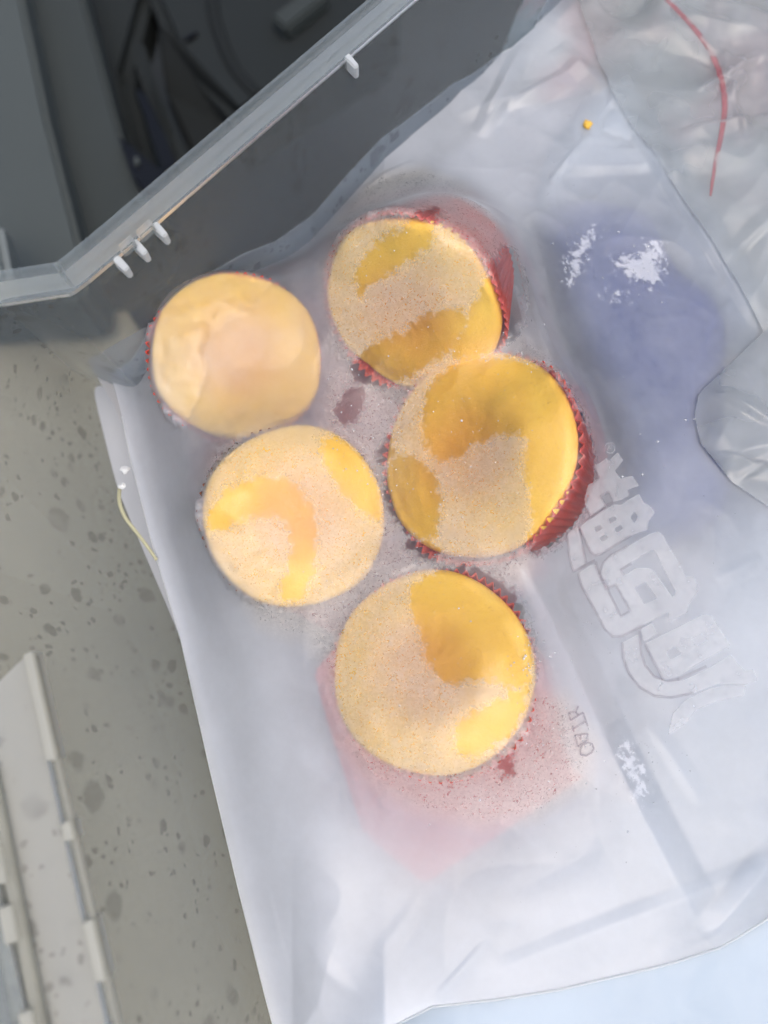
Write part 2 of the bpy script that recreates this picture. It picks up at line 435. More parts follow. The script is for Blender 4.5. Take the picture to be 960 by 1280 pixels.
# rim: a stepped lip swept round the top of the wall
def sweep(name, loop, prof, mat, parent, closed=True):
    n = len(loop); V = []; Fc = []
    for i in range(n):
        a = loop[i - 1] if (closed or i) else loop[0]; b = loop[(i + 1) % n] if (closed or i < n - 1) else loop[-1]
        t = (b - a); t.z = 0; t.normalize(); out = Vector((t.y, -t.x, 0))
        if out.dot(loop[i] - cen) < 0: out = -out
        V += [loop[i] + out * u + Vector((0, 0, h)) for u, h in prof]
    m = len(prof)
    for i in range(n if closed else n - 1):
        for j in range(m):
            Fc.append((i * m + j, ((i + 1) % n) * m + j, ((i + 1) % n) * m + (j + 1) % m, i * m + (j + 1) % m))
    return mesh_obj(name, V, Fc, mat, parent, False)
rl2 = relax(resample(rim_path, NS), 2)
# keep only far wall + notch + end (not under the rail); closed lip
sweep('rim', rl2, [(u * 1.2, h * 1.2) for u, h in ((0, -.0005), (0, .0008), (.0026, .0008), (.0029, .0018), (.0066, .0018), (.0070, .0030), (.0080, .0030), (.0082, -.008), (.0071, -.008), (.0066, .0003), (.0034, .0000), (.0028, -.0005))], M['rim'], tote)

# tabs that hang on the inner side of the far lip
def tab(px, py, parent, L=.0040, wdt=.0026):
    c = at(px, py, RZ); inw = Vector((-dirf.y, dirf.x, 0)); inw = inw if inw.dot(cen - c) > 0 else -inw
    bm = bmesh.new(); r = bmesh.ops.create_cube(bm, size=1)
    for v in bm.verts:
        taper = .75 if v.co.y > 0 else 1
        q = c + dirf * v.co.x * wdt * taper + inw * (v.co.y + .28) * L * 1.25; q.z = RZ - .0012 + v.co.z * .0050 - (.0016 if v.co.y > 0 else 0); v.co = q
    bmesh.ops.recalc_face_normals(bm, faces=bm.faces)
    bmesh.ops.bevel(bm, geom=list(bm.edges), offset=.0004, segments=2, affect='EDGES')
    return bm_obj('tab', bm, M['tab'], parent)
for px, py in ((148, 326), (171, 306), (196, 284), (436, 74)): tab(px, py, tote)
# short raised web between the tabs
for (x0, y0, x1, y1) in ((146, 306, 162, 292), (168, 288, 186, 272)):
    c = slab('web', [(x0, y0), (x1, y1), (x1 + 6, y1 + 8), (x0 + 6, y0 + 8)], RZ + .0045, .004, M['rim'], .0004, tote)

# left rails: notched bars on the ledge
def bar(name, a, b, width, z0, z1, mat, parent, bev=.0004):
    t = (b - a).normalized(); s = Vector((-t.y, t.x, 0)); bm = bmesh.new(); vs_ = []
    for z in (z0, z1):
        for p, k in ((a, -.5), (b, -.5), (b, .5), (a, .5)): q = p + s * k * width; vs_.append(bm.verts.new((q.x, q.y, z)))
    for f in ((3, 2, 1, 0), (4, 5, 6, 7), (0, 1, 5, 4), (1, 2, 6, 5), (2, 3, 7, 6), (3, 0, 4, 7)): bm.faces.new([vs_[i] for i in f])
    bmesh.ops.recalc_face_normals(bm, faces=bm.faces)
    if bev: bmesh.ops.bevel(bm, geom=list(bm.edges), offset=bev, segments=2, affect='EDGES')
    return bm_obj(name, bm, mat, parent)
def on(a, b, py, z=RZ):
    # point on the px line a-b at row py
    x = a[0] + (b[0] - a[0]) * (py - a[1]) / (b[1] - a[1]); return at(x, py, z)
ra, rb = (36, 818), (142, 1292)
ZB = RZ + .001
bar('rail', on(ra, rb, 818, ZB) + Vector((.0011, 0, 0)), on(ra, rb, 1420, ZB) + Vector((.0013, 0, 0)), .0013, ZB - .0025, ZB, M['rail'], tote)
bar('rail', on(ra, rb, 818, ZB) - Vector((.0013, 0, 0)), on(ra, rb, 1420, ZB) - Vector((.0013, 0, 0)), .0007, ZB - .0025, ZB + .0002, M['rim'], tote)
for y0, y1 in ((816, 950), (1027, 1050), (1150, 1226), (1330, 1360)):
    bar('rail_block', on(ra, rb, y0, ZB) , on(ra, rb, y1, ZB), .0029, ZB - .006, ZB + .0006, M['block'], tote)
r2a, r2b = (-16, 990), (42, 1290)
bar('rail', on(r2a, r2b, 960, ZB) + Vector((.0016, 0, 0)), on(r2a, r2b, 1420, ZB) + Vector((.0016, 0, 0)), .0031, ZB - .0025, ZB, M['rail'], tote)
for y0, y1 in ((1058, 1105), (1132, 1178), (1262, 1330)):
    bar('rail_block', on(r2a, r2b, y0, ZB) - Vector((.0008, 0, 0)), on(r2a, r2b, y1, ZB) - Vector((.0008, 0, 0)), .0036, ZB - .006, ZB + .0008, M['block'], tote)
# ledge between wall and rails
lp = [at(30, 822, ZB - .003), at(146, 1330, ZB - .003), at(150, 1420, ZB - .003), at(40, 1420, ZB - .003), at(-40, 1000, ZB - .003), at(-30, 880, ZB - .003)]
bm = bmesh.new(); f = bm.faces.new([bm.verts.new(p) for p in lp]); r = bmesh.ops.extrude_face_region(bm, geom=[f])
for v in r['geom']:
    if isinstance(v, bmesh.types.BMVert): v.co.z -= .0016
bmesh.ops.recalc_face_normals(bm, faces=bm.faces)
bm_obj('ledge', bm, M['ledge'], tote)

# ================================================================== CAKES
def cake_meshes(R, seed, depth=.12, dome=.16):
    """sponge body and fluted paper cup in local space, rim plane at z = 0"""
    nA, nR = 96, 40; H = .034
    prof = []                                                   # (r, z) from centre of the top outwards and down the side
    for k in range(22):
        t = k / 21 * .90
        prof.append((R * t, R * (dome * (1 - (t / .97) ** 2.6) - depth * math.exp(-(t / .42) ** 3))))
    z_e = prof[-1][1]
    for k in range(1, 8):
        a = k / 7 * math.pi * .62
        prof.append((R * (.90 + .105 * math.sin(a)), z_e - R * .11 * (1 - math.cos(a))))
    z_l = prof[-1][1]
    for k in range(1, 8): prof.append((R * (.95 - .18 * k / 7), z_l - (H + z_l) * k / 7 + 0))
    V = [(0, 0, prof[0][1])]; crust = [1.0]; rs = np.random.default_rng(seed)
    ph = rs.random(6) * 6.28; am = rs.random(6) * .012
    for (r, z) in prof[1:]:
        for j in range(nA):
            a = j * 2 * math.pi / nA
            k = 1 + sum(am[q] * math.sin((q + 2) * a + ph[q]) for q in range(5)) * min(1, r / R)
            u, v = math.cos(a) * r * k, math.sin(a) * r * k
            dz = (float(fbm(np.array([u]), np.array([v]), 55, 2, seed)[0]) - .5) * .0030 + (float(fbm(np.array([u]), np.array([v]), 300, 2, seed + 9)[0]) - .5) * .0008
            V.append((u, v, z + (dz if z > z_l else 0)))
            t = r / R; crust.append(max(0., .85 * math.exp(-(t / .58) ** 3)) if z > z_l else .1)
    Fc = [(0, 1 + j, 1 + (j + 1) % nA) for j in range(nA)]; nP = len(prof) - 1
    for i in range(nP - 1):
        for j in range(nA):
            Fc.append((1 + i * nA + j, 1 + (i + 1) * nA + j, 1 + (i + 1) * nA + (j + 1) % nA, 1 + i * nA + (j + 1) % nA))
    Fc.append(tuple(1 + (nP - 1) * nA + j for j in range(nA)))
    return V, Fc, crust
def cup_mesh(R, seed, flutes=52, flare=1.0, high=.0):
    rs = np.random.default_rng(seed); nA = flutes * 6; rows = 14; V = []; Fc = []
    zt = R * (-.06 + high); zb = -.0355
    for k in range(rows + 1):
        t = k / rows; z = zb + (zt - zb) * t
        r = R * (.83 + .195 * t * flare); amp = R * .020 * (.45 + .85 * t)
        for j in range(nA):
            a = j * 2 * math.pi / nA
            s = math.sin(a * flutes); s = math.copysign(abs(s) ** .7, s)
            ww = 1 + .02 * math.sin(3 * a + seed) * t + .012 * math.sin(7 * a + seed * 2) * t
            V.append(((r * ww + amp * s) * math.cos(a), (r * ww + amp * s) * math.sin(a), z + (.0012 * math.sin(5 * a + seed) + .0006 * math.sin(a * flutes)) * t))
    for k in range(rows):
        for j in range(nA):
            Fc.append((k * nA + j, k * nA + (j + 1) % nA, (k + 1) * nA + (j + 1) % nA, (k + 1) * nA + j))
    Fc.append(tuple(range(nA - 1, -1, -1)))
    return V, Fc

cakes = [  # px centre, height of rim plane, px radius, lean (x, y in picture plane), lean degrees, cup material, label
    ((299, 446), .046, 105, (.57, -.82), 22, 'cup', 4, 'yellow sponge cake in red cup at upper left, hazy under the film', .10),
    ((512, 390), .056, 115, (-.45, -.89), 60, 'cup', 5, 'tilted sponge cake at top showing most of its red fluted cup', .05),
    ((589, 566), .047, 133, (-.98, -.10), 35, 'cup', 6, 'large clear yellow sponge cake right of centre, red cup on its right', .09),
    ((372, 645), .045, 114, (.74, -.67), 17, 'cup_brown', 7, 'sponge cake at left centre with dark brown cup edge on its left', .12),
    ((538, 836), .046, 127, (-.80, .20), 12, 'cup', 8, 'lowest sponge cake with deep orange patch and red scalloped cup', .11),
]
solids = []
for (px, py), z, rpx, lean, deg, cm, seed, label, dep in cakes:
    c = at(px, py, z); depth = (c - CAM).dot(VIEW); R = rpx / F * depth
    t = empty('sponge_cake', c, label, 'cake', 'five sponge cakes in the frosted bag')
    axis = Vector((-lean[1], lean[0], 0)).normalized()          # lean direction is where the top tips towards
    q = Matrix.Rotation(math.radians(deg), 4, axis); spin = Matrix.Rotation(random.random() * 6, 4, 'Z')
    t.rotation_euler = (q @ spin).to_euler()
    V, Fc, crust = cake_meshes(R, seed, dep)
    b = mesh_obj('sponge', V, Fc, M['cake'], t)
    at_ = b.data.attributes.new('crust', 'FLOAT', 'POINT'); at_.data.foreach_set('value', crust)
    off, cs = {5: ((0, 0), 1.02), 6: ((.02, -.02), 1.0), 8: ((.03, -.02), .99), 4: ((-.03, -.04), .985), 7: ((-.03, 0), .98)}[seed]
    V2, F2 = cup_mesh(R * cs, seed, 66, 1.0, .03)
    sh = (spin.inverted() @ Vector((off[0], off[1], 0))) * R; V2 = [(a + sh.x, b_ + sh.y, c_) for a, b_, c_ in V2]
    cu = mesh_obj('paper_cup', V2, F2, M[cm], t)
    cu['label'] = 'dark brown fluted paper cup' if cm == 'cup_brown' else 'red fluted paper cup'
    mod = cu.modifiers.new('thickness', 'SOLIDIFY'); mod.thickness = .00018
    bpy.context.view_layer.update()
    for Vx, Fx in ((V, Fc), (V2, F2)):
        solids.append(BVHTree.FromPolygons([t.matrix_world @ Vector(v) for v in Vx], Fx))

# ================================================================== THINGS UNDER THE BAG
def pillow(name, px, z, h, edge, mat, label, cat, res=.0018, lump=.002, seed=3, group=None, it=2):
    poly = smooth_poly(P2(px, z), it); p, f, bd = sheet_grid(poly, res)
    d = np.maximum(sdist(p, poly), 0); prof = 1 - np.exp(-(d / edge)); prof[bd] = 0
    top = z + h * prof + lump * (fbm(p[:, 0], p[:, 1], 45, 3, seed, True) - .6) * prof
    bot = np.maximum(z - h * .15 * prof, .0045)
    c = p.mean(0); n = len(p)
    v = np.concatenate([np.c_[p, top], np.c_[p, np.minimum(bot, top)]])
    ff = np.concatenate([f, f[:, ::-1] + n])
    o = quick_mesh(name, v, ff, mat); tag(o, label, cat, group)
    solids.append(BVHTree.FromPolygons([tuple(q) for q in v], [tuple(q) for q in f]))
    return o
pillow('gel_pouch', [(648, 290), (700, 262), (770, 268), (815, 285), (838, 350), (888, 380), (906, 430), (900, 480), (900, 560), (915, 650), (820, 700), (745, 660), (745, 560), (690, 450)], .010, .022, .006, M['ice_or_glare'],
       'violet blue pouch showing dimly through the bag, right of the cakes', 'pouch', seed=5)
pillow('pale_pouch', [(700, 1010), (860, 640), (1000, 560), (1120, 620), (1100, 1500), (330, 1480), (430, 1180)], .006, .026, .010, M['pale'],
       'pale blue pouch under the bag in the lower right corner', 'pouch', seed=8)
pillow('pale_pouch', [(655, 292), (690, 170), (768, 98), (832, 190), (968, 396), (905, 470), (846, 350), (790, 262), (720, 250)], .008, .024, .006, M['pale'],
       'pale blue pouch behind the violet one, near the orange crumb', 'pouch', seed=18)
pillow('grey_wrap', [(600, 100), (720, -120), (1100, -120), (1100, 480), (930, 440), (850, 330), (772, 90), (690, 140)], .006, .018, .008, M['grey'],
       'crumpled grey wrapping under the clear film in the upper right corner', 'wrapping', lump=.010, seed=12)

# ================================================================== THE FROSTED BAG
SZ = .040
front_px = [(138, 468), (165, 450), (198, 396), (244, 352), (304, 318), (344, 300), (395, 255), (438, 212), (500, 160), (566, 108), (640, 62), (668, 36), (700, -30), (1120, -60), (1120, 1040),
            (1040, 1092), (960, 1146), (897, 1184), (840, 1202), (780, 1217), (700, 1236), (620, 1249), (540, 1258), (470, 1290), (430, 1330), (352, 1330), (330, 1240), (300, 1120), (262, 960), (226, 800), (190, 680), (163, 575), (150, 510)]
def edge_z(px, py):
    # the film touches the far wall at the upper left and lies lower along the left edge
    return .034
def edge_h(px): return .018 + (.032 - .018) * min(max((px - 330) / 160, 0), 1)
FP = np.array([at(x, y, edge_h(x))[:2] for x, y in front_px])
# height field on a grid
G = .0011; lo = np.array([-.135, -.19]); hi = np.array([.20, .235])
nx, ny = ((hi - lo) / G).astype(int) + 1
gx, gy = np.meshgrid(lo[0] + np.arange(nx) * G, lo[1] + np.arange(ny) * G, indexing='ij')
obst = np.full((nx, ny), .014)
def cast(bv, box):
    i0, i1 = np.clip(((np.array(box[:2]) - lo[0]) / G).astype(int) + np.array([-1, 2]), 0, nx - 1)
    j0, j1 = np.clip(((np.array(box[2:]) - lo[1]) / G).astype(int) + np.array([-1, 2]), 0, ny - 1)
    dn = Vector((0, 0, -1))
    for i in range(i0, i1):
        for j in range(j0, j1):
            h = bv.ray_cast(Vector((gx[i, j], gy[i, j], .3)), dn)[0]
            if h is not None and h.z > obst[i, j]: obst[i, j] = h.z
boxes = []
for o in list(COL.objects):
    if o.type == 'MESH' and o.name.split('.')[0] in ('sponge', 'paper_cup', 'gel_pouch', 'pale_pouch', 'grey_wrap'):
        bb = [o.matrix_world @ Vector(c) for c in o.bound_box]
        boxes.append((min(b.x for b in bb), max(b.x for b in bb), min(b.y for b in bb), max(b.y for b in bb)))
for bv, box in zip(solids, boxes): cast(bv, box)
# push the film just off what it lies on (widened by one cell so that nothing pokes through)
pad = np.pad(obst, 1, mode='edge')
obst = np.max([pad[a:a + nx, b:b + ny] for a in range(3) for b in range(3)], 0)
ob = obst + .0008
zz = np.maximum(ob, .034)
for it in range(900):
    q = zz.copy()
    q[1:-1, 1:-1] = .25 * (zz[2:, 1:-1] + zz[:-2, 1:-1] + zz[1:-1, 2:] + zz[1:-1, :-2]) - 2.0e-6
    q[0] = q[1]; q[-1] = q[-2]; q[:, 0] = q[:, 1]; q[:, -1] = q[:, -2]
    zz = np.maximum(q, ob)
for it in range(3):
    q = zz.copy(); q[1:-1, 1:-1] = .2 * (zz[1:-1, 1:-1] + zz[2:, 1:-1] + zz[:-2, 1:-1] + zz[1:-1, 2:] + zz[1:-1, :-2]); zz = np.maximum(q, obst + .0006)
def grid_z(p, H):
    u = np.clip((p[:, 0] - lo[0]) / G, 0, nx - 1.001); v = np.clip((p[:, 1] - lo[1]) / G, 0, ny - 1.001)
    i = u.astype(int); j = v.astype(int); a = u - i; b = v - j
    return (H[i, j] * (1 - a) + H[i + 1, j] * a) * (1 - b) + (H[i, j + 1] * (1 - a) + H[i + 1, j + 1] * a) * b
def seg(p, a, b):
    """distance along / signed distance across a segment"""
    e = b - a; L = np.linalg.norm(e); e = e / L; r = p - a
    return (r @ e) / L, r[:, 0] * e[1] - r[:, 1] * e[0]           # second: + is to the right of a->b
creases = [  # px a, px b, height m, left width, right width
    ((640, 697), (893, 1182), .0030, .010, .016), ((600, 1232), (1010, 1070), .0008, .004, .010), ((893, 1182), (985, 1070), .0020, .006, .010),
    ((548, 1255), (612, 1184), .0006, .0012, .008), ((660, 36), (600, 150), .003, .006, .004), ((700, 40), (760, 95), .003, .006, .006), ((640, 120), (735, 60), .0028, .004, .007),
    ((570, 125), (740, 85), .0020, .008, .005), ((625, 320), (742, 612), .0012, .006, .003), ((770, 100), (965, 402), .0020, .008, .003), ((670, 196), (880, 184), .0010, .010, .004),
    ((600, 150), (652, 95), .0012, .002, .004), ((690, 215), (742, 150), .0010, .0015, .004), ((838, 862), (905, 800), .0004, .003, .006), ((820, 905), (890, 1010), .0004, .005, .003),
    ((470, 1205), (525, 1130), .0004, .003, .005), ((375, 1185), (435, 1265), .0005, .004, .003), ((322, 1120), (350, 1240), .0009, .0012, .004), ((640, 1125), (765, 1060), .0003, .005, .004), ((905, 720), (965, 690), .0005, .003, .005), ((450, 225), (520, 190), .0008, .0015, .003), ((180, 560), (250, 800), .0012, .008, .004),
]
creases = [(P2([a], SZ)[0], P2([b], SZ)[0], h, l, r) for a, b, h, l, r in creases]
free = np.clip((zz - ob) / .004, 0, 1)
def film_z(p, wr=1.0):
    z = grid_z(p, zz); fr = grid_z(p, free)
    s = 0
    for a, b, h, l, r in creases:
        t, d = seg(p, a, b); taper = np.clip(4 * t * (1 - t), 0, 1) ** .7
        s = s + h * taper * np.maximum(0, 1 - np.where(d > 0, d / r, -d / l))
    wv = .0022 * (fbm(p[:, 0], p[:, 1], 22, 2, 21, True) - .62) * fr
    # the upper right is more crumpled
    up = np.clip((p[:, 1] - .06) / .05, 0, 1) * np.clip((p[:, 0] - .01) / .03, 0, 1)
    wv = wv + up * .0032 * (fbm(p[:, 0], p[:, 1], 30, 2, 51, True) - .6)
    return np.maximum(z + s + wv * wr, grid_z(p, obst) + .0006)
def on_film(px, py, lift=0.0):
    z = .04
    for _ in range(4):
        q = at(px, py, z); z = float(film_z(np.array([[q.x, q.y]]))[0]) + lift
    return at(px, py, z)
def film_poly(pts): return np.array([on_film(x, y)[:2] for x, y in pts])

fp, ff, fb = sheet_grid(FP, .00075)
fz = film_z(fp)
# turn the free edge down a little along the left and top so it reads as a bag edge
ed = np.maximum(sdist(fp, FP), 0); left = np.clip((.0 - fp[:, 0]) / .03, 0, 1)
fz = np.minimum(fz, np.maximum(fz - left * (fz - .018) * np.exp(-(ed / .020) ** 2), grid_z(fp, obst) + .0006))

wet_px = [
    [(442, 345), (470, 300), (520, 276), (549, 262), (546, 300), (505, 335), (462, 358), (450, 372)],
    [(434, 462), (462, 432), (500, 418), (520, 402), (560, 390), (592, 396), (576, 420), (556, 446), (520, 466), (480, 484), (446, 480)],
    [(588, 392), (612, 345), (634, 300), (656, 350), (652, 410), (612, 446), (562, 454), (570, 425)],
    [(556, 458), (620, 444), (682, 458), (716, 500), (742, 560), (742, 620), (700, 680), (655, 696), (668, 640), (655, 590), (662, 540), (610, 545), (560, 580), (530, 560), (528, 500)],
    [(476, 590), (505, 566), (545, 590), (552, 640), (540, 682), (505, 664), (484, 634)],
    [(258, 650), (285, 608), (330, 596), (372, 604), (398, 650), (394, 700), (382, 748), (345, 752), (366, 700), (362, 655), (335, 640), (300, 650), (266, 668)],
    [(401, 542), (440, 556), (470, 596), (480, 650), (452, 640), (422, 606), (404, 572)],
    [(514, 728), (560, 708), (612, 714), (652, 750), (668, 820), (660, 866), (606, 846), (562, 856), (534, 836), (526, 790), (512, 760)],
    [(566, 900), (620, 880), (662, 850), (650, 905), (612, 938), (574, 948)],
    [(432, 490), (448, 478), (458, 500), (446, 526), (424, 532), (420, 512)],
    [(470, 560), (490, 545), (494, 572), (478, 584)], [(500, 680), (530, 672), (560, 690), (530, 700)],
    [(622, 950), (640, 938), (642, 966), (630, 976)],
]
glare_frost_px = [[(738, 284), (746, 290), (722, 340), (706, 356), (709, 330)], [(764, 330), (800, 312), (822, 298), (832, 330), (824, 358), (800, 356), (780, 342)],
          [(756, 366), (778, 362), (784, 376), (766, 374)], [(772, 930), (790, 935), (806, 985), (800, 1000), (784, 965)]]  # painted glare patches near the violet pouch; last outline is frost specks
sand_px = [[(250, 560), (330, 540), (420, 560), (480, 640), (440, 750), (320, 750), (262, 690)], [(400, 760), (520, 720), (560, 860), (640, 880), (600, 960), (470, 960), (410, 880)], [(420, 230), (560, 205), (640, 300), (600, 400), (500, 430), (420, 470), (405, 400)], [(410, 440), (560, 440), (600, 520), (560, 600), (470, 700), (420, 640), (400, 540)],
           [(360, 760), (430, 680), (560, 660), (680, 680), (640, 740), (500, 740), (420, 860)], [(300, 740), (400, 700), (420, 800), (330, 790)], [(390, 600), (430, 560), (480, 640), (450, 740), (400, 720)],
           [(410, 900), (560, 940), (690, 840), (760, 960), (640, 1040), (480, 1000)], [(500, 560), (680, 540), (690, 650), (560, 690)], [(640, 410), (690, 440), (700, 480), (650, 450)],
           ]
def field(polys, lim=.014):
    s = np.full(len(fp), -lim)
    for q in polys:
        pl = smooth_poly(film_poly(q), 1); c0 = pl.min(0) - lim; c1 = pl.max(0) + lim
        k = ((fp > c0) & (fp < c1)).all(1); s[k] = np.maximum(s[k], np.clip(sdist(fp[k], pl), -lim, lim))
    return s * 1000
wet = field(wet_px); ice_or_glare = field(glare_frost_px); sand = np.clip((field(sand_px, .008) + 4) / 7, 0, 1)
# how milky the film is: (px centre, px radius, value), blended
veil_pts = [((295, 440), 100, .19), ((510, 350), 110, .32), ((600, 560), 120, .27), ((365, 640), 110, .27), ((530, 850), 130, .30), ((170, 520), 80, .45), ((230, 800), 100, .55), ((300, 1000), 120, .68),
            ((400, 1180), 140, .72), ((560, 1060), 90, .52), ((700, 1100), 120, .66), ((860, 1000), 120, .46), ((760, 860), 80, .58), ((780, 480), 120, .24), ((780, 380), 100, .24), ((850, 450), 60, .26), ((700, 180), 100, .48), ((560, 160), 90, .55), ((400, 270), 35, .52), ((460, 205), 40, .60), ((520, 155), 45, .64), ((590, 105), 45, .64), ((660, 50), 50, .60),
            ((860, 240), 120, .40), ((860, 80), 140, .30), ((900, 620), 120, .42), ((850, 750), 90, .55), ((700, 740), 60, .40), ((430, 520), 40, .34), ((560, 695), 50, .40), ((470, 700), 50, .40), ((450, 240), 60, .40), ((545, 235), 45, .16), ((610, 300), 40, .16), ((640, 370), 30, .14)]
num = np.zeros(len(fp)); den = np.zeros(len(fp)) + 1e-9
for (x, y), r, v in veil_pts:
    c = on_film(x, y); rr = r * .27 / F
    wgt = np.exp(-(((fp - np.array(c[:2])) ** 2).sum(1)) / (2 * (rr * .6) ** 2)) + 1e-7; num += wgt * v; den += wgt
veil = num / den

bag = empty('frosted_bag', at(480, 700, .004), 'milky frosted plastic bag with white printed logo lying over the cakes', 'bag')
o = keep(quick_mesh('front_sheet', np.c_[fp, fz], ff, M['bag'], None, dict(wet=wet, veil=veil, sand=sand, ice_or_glare=ice_or_glare)), bag)
# back sheet below the cakes, its corner showing past the front one
back_px = [(110, 452), (180, 412), (250, 384), (330, 322), (420, 280), (560, 300), (640, 360), (760, 640), (720, 700), (780, 900), (900, 1190), (560, 1262), (430, 1330), (365, 1330), (345, 1240), (316, 1120), (280, 960), (242, 800), (204, 680), (172, 570), (142, 505)]
BP = P2(back_px, .016); p, f, bd = sheet_grid(BP, .0016)
d = np.maximum(sdist(p, BP), 0)
z = .0065 + .0095 * np.exp(-(d / .012)) + .0016 * fbm(p[:, 0], p[:, 1], 50, 3, 77, True) * np.exp(-(d / .02))
z = np.minimum(z, np.maximum(grid_z(p, zz) - .002, .006))
keep(quick_mesh('back_sheet', np.c_[p, z], f, M['back']), bag)
# the folded side panel of the bag: a pale strip to the right of the cakes
gp = [(640, 345), (692, 452), (744, 612), (762, 690), (728, 700), (700, 560), (660, 430)]
p, f, bd = sheet_grid(P2(gp, .030), .0016)
z = np.minimum(.030, grid_z(p, zz) - .0015)
keep(quick_mesh('side_fold', np.c_[p, z], f, M['fold']), bag)
gp = [(645, 700), (700, 790), (772, 958), (800, 1010), (745, 985), (712, 957), (676, 815)]
p, f, bd = sheet_grid(P2(gp, .030), .0016)
keep(quick_mesh('side_fold', np.c_[p, np.minimum(.031, grid_z(p, zz) - .0012)], f, M['fold']), bag)
# pink paper tray under the lowest cake, pressed up against the film
tp = [(425, 800), (630, 765), (690, 840), (748, 962), (640, 1035), (532, 1108), (462, 1050), (392, 840)]
tray = empty('paper_tray', at(550, 900, .02), 'pink paper tray under the cakes, its corner showing below the lowest one', 'tray')
def tray_z(p): return np.minimum(.0275, grid_z(p, zz) - .0022) + .0004 * fbm(p[:, 0], p[:, 1], 60, 2, 4)
poly = P2(tp, .032); p, f, bd = sheet_grid(poly, .002); cz = np.array([c.location[:2] for c in COL.objects if c.name.startswith('sponge_cake')])
ins = (np.sqrt(((p[:, None] - cz[None]) ** 2).sum(2)).min(1) < .030)
tzv = np.where(ins, .006, tray_z(p))
k = ~ins[f].all(1); f = f[k]; u = np.unique(f); idx = -np.ones(len(p), int); idx[u] = np.arange(len(u))
keep(quick_mesh('sheet', np.c_[p, tzv][u], idx[f], M['pink']), tray)
bp = [(240, 430), (330, 340), (440, 270), (590, 260), (650, 380), (720, 560), (690, 700), (640, 760), (430, 800), (330, 740), (262, 640)]
p, f, bd = sheet_grid(P2(bp, .012), .004)
keep(quick_mesh('sheet', np.c_[p, np.full(len(p), .0105)], f, M['liner']), tray)
for a, b in (((400, 858), (457, 1042)), ((446, 940), (480, 1024))):
    L = []
    for k in range(13):
        q = at(a[0] + (b[0] - a[0]) * k / 12, a[1] + (b[1] - a[1]) * k / 12, .0325); q.z = float(tray_z(np.array([[q.x, q.y]]))[0]) + .0005; L.append(q)
    keep(tube('red_line', L, .0009, M['red'], None, 8, flat=.3), tray)

# welded seams along the edges
def film_line(pts, lift, n=6):
    pts = catmull([Vector((x, y, 0)) for x, y in pts], n); return [on_film(q.x, q.y, lift) for q in pts]
def drop_edge(q):                        # same turned-down edge as the sheet
    e = max(float(sdist(np.array([[q.x, q.y]]), FP)[0]), 0); l = min(max((.0 - q.x) / .03, 0), 1)
    q.z -= l * (q.z - .018) * math.exp(-(e / .020) ** 2); return q
def edge_line(i0, i1):
    out = []
    for a, b in zip(FP[i0:i1], FP[i0 + 1:i1 + 1]):
        for k in range(6):
            q = a + (b - a) * k / 6; z = float(film_z(q[None])[0]); out.append(drop_edge(Vector((q[0], q[1], z))))
    return out
keep(tube('seam', edge_line(0, 12), .00022, M['seam'], n=6), bag)
keep(tube('seam', edge_line(25, 32), .00018, M['seam'], n=6), bag)
keep(tube('seam', edge_line(15, 24), .00040, M['seam'], n=6), bag)

# ---- printed logo: flat ink lying on the film
def c2(pts): return [(690 + x / 6, 540 + y / 6) for x, y in pts]
def c3(pts): return [(700 + x / 3.84, 700 + y / 3.84) for x, y in pts]
def ink(name, outer, holes, mat, lift):
    """filled outline with holes laid on the film"""
    oo = film_poly(outer); hh = [film_poly(h) for h in holes]
    p, f, bd = sheet_grid(oo, .0004)
    if hh:
        ctr = p[f].mean(1); k = np.ones(len(f), bool)
        for h in hh: k &= sdist(ctr, h) < 0
        rem = np.zeros(len(p), bool); rem[f[~k].ravel()] = True; kp = np.zeros(len(p), bool); kp[f[k].ravel()] = True
        both = rem & kp
        for h in hh:
            near = both & (np.abs(sdist(p, h)) < .0006); p[near] = snap(p[near], h)
        f = f[k]
        idx = -np.ones(len(p), int); u = np.unique(f); idx[u] = np.arange(len(u)); p = p[u]; f = idx[f]
    return quick_mesh(name, np.c_[p, film_z(p) + lift], f, mat)
def stroke(name, pts, wpx, mat, lift, closed=False):
    """flat ribbon along a line, following the film"""
    pts = list(pts) + ([pts[0]] if closed else []); V = []; Fc = []
    P = []
    for a, b in zip(pts[:-1], pts[1:]):
        n = max(1, int(math.hypot(b[0] - a[0], b[1] - a[1]) / 3)); P += [(a[0] + (b[0] - a[0]) * k / n, a[1] + (b[1] - a[1]) * k / n) for k in range(n)]
    P.append(pts[-1])
    Q = [on_film(x, y) for x, y in P]; hw = wpx * .5 * .27 / F
    for i, q in enumerate(Q):
        t = Q[min(i + 1, len(Q) - 1)] - Q[max(i - 1, 0)]; t.z = 0; t.normalize(); s = Vector((-t.y, t.x, 0)) * hw
        for sg in (1, -1):
            r = q + s * sg; r.z = float(film_z(np.array([[r.x, r.y]]))[0]) + lift; V.append(r)
    for i in range(len(Q) - 1): Fc.append((2 * i, 2 * i + 1, 2 * i + 3, 2 * i + 2))
    return mesh_obj(name, V, Fc, mat)
def rect(cx, cy, w_, h_, ang):
    a = math.radians(ang); return [(cx + u * math.cos(a) - v * math.sin(a), cy + u * math.sin(a) + v * math.cos(a)) for u, v in ((-w_ / 2, -h_ / 2), (w_ / 2, -h_ / 2), (w_ / 2, h_ / 2), (-w_ / 2, h_ / 2))]
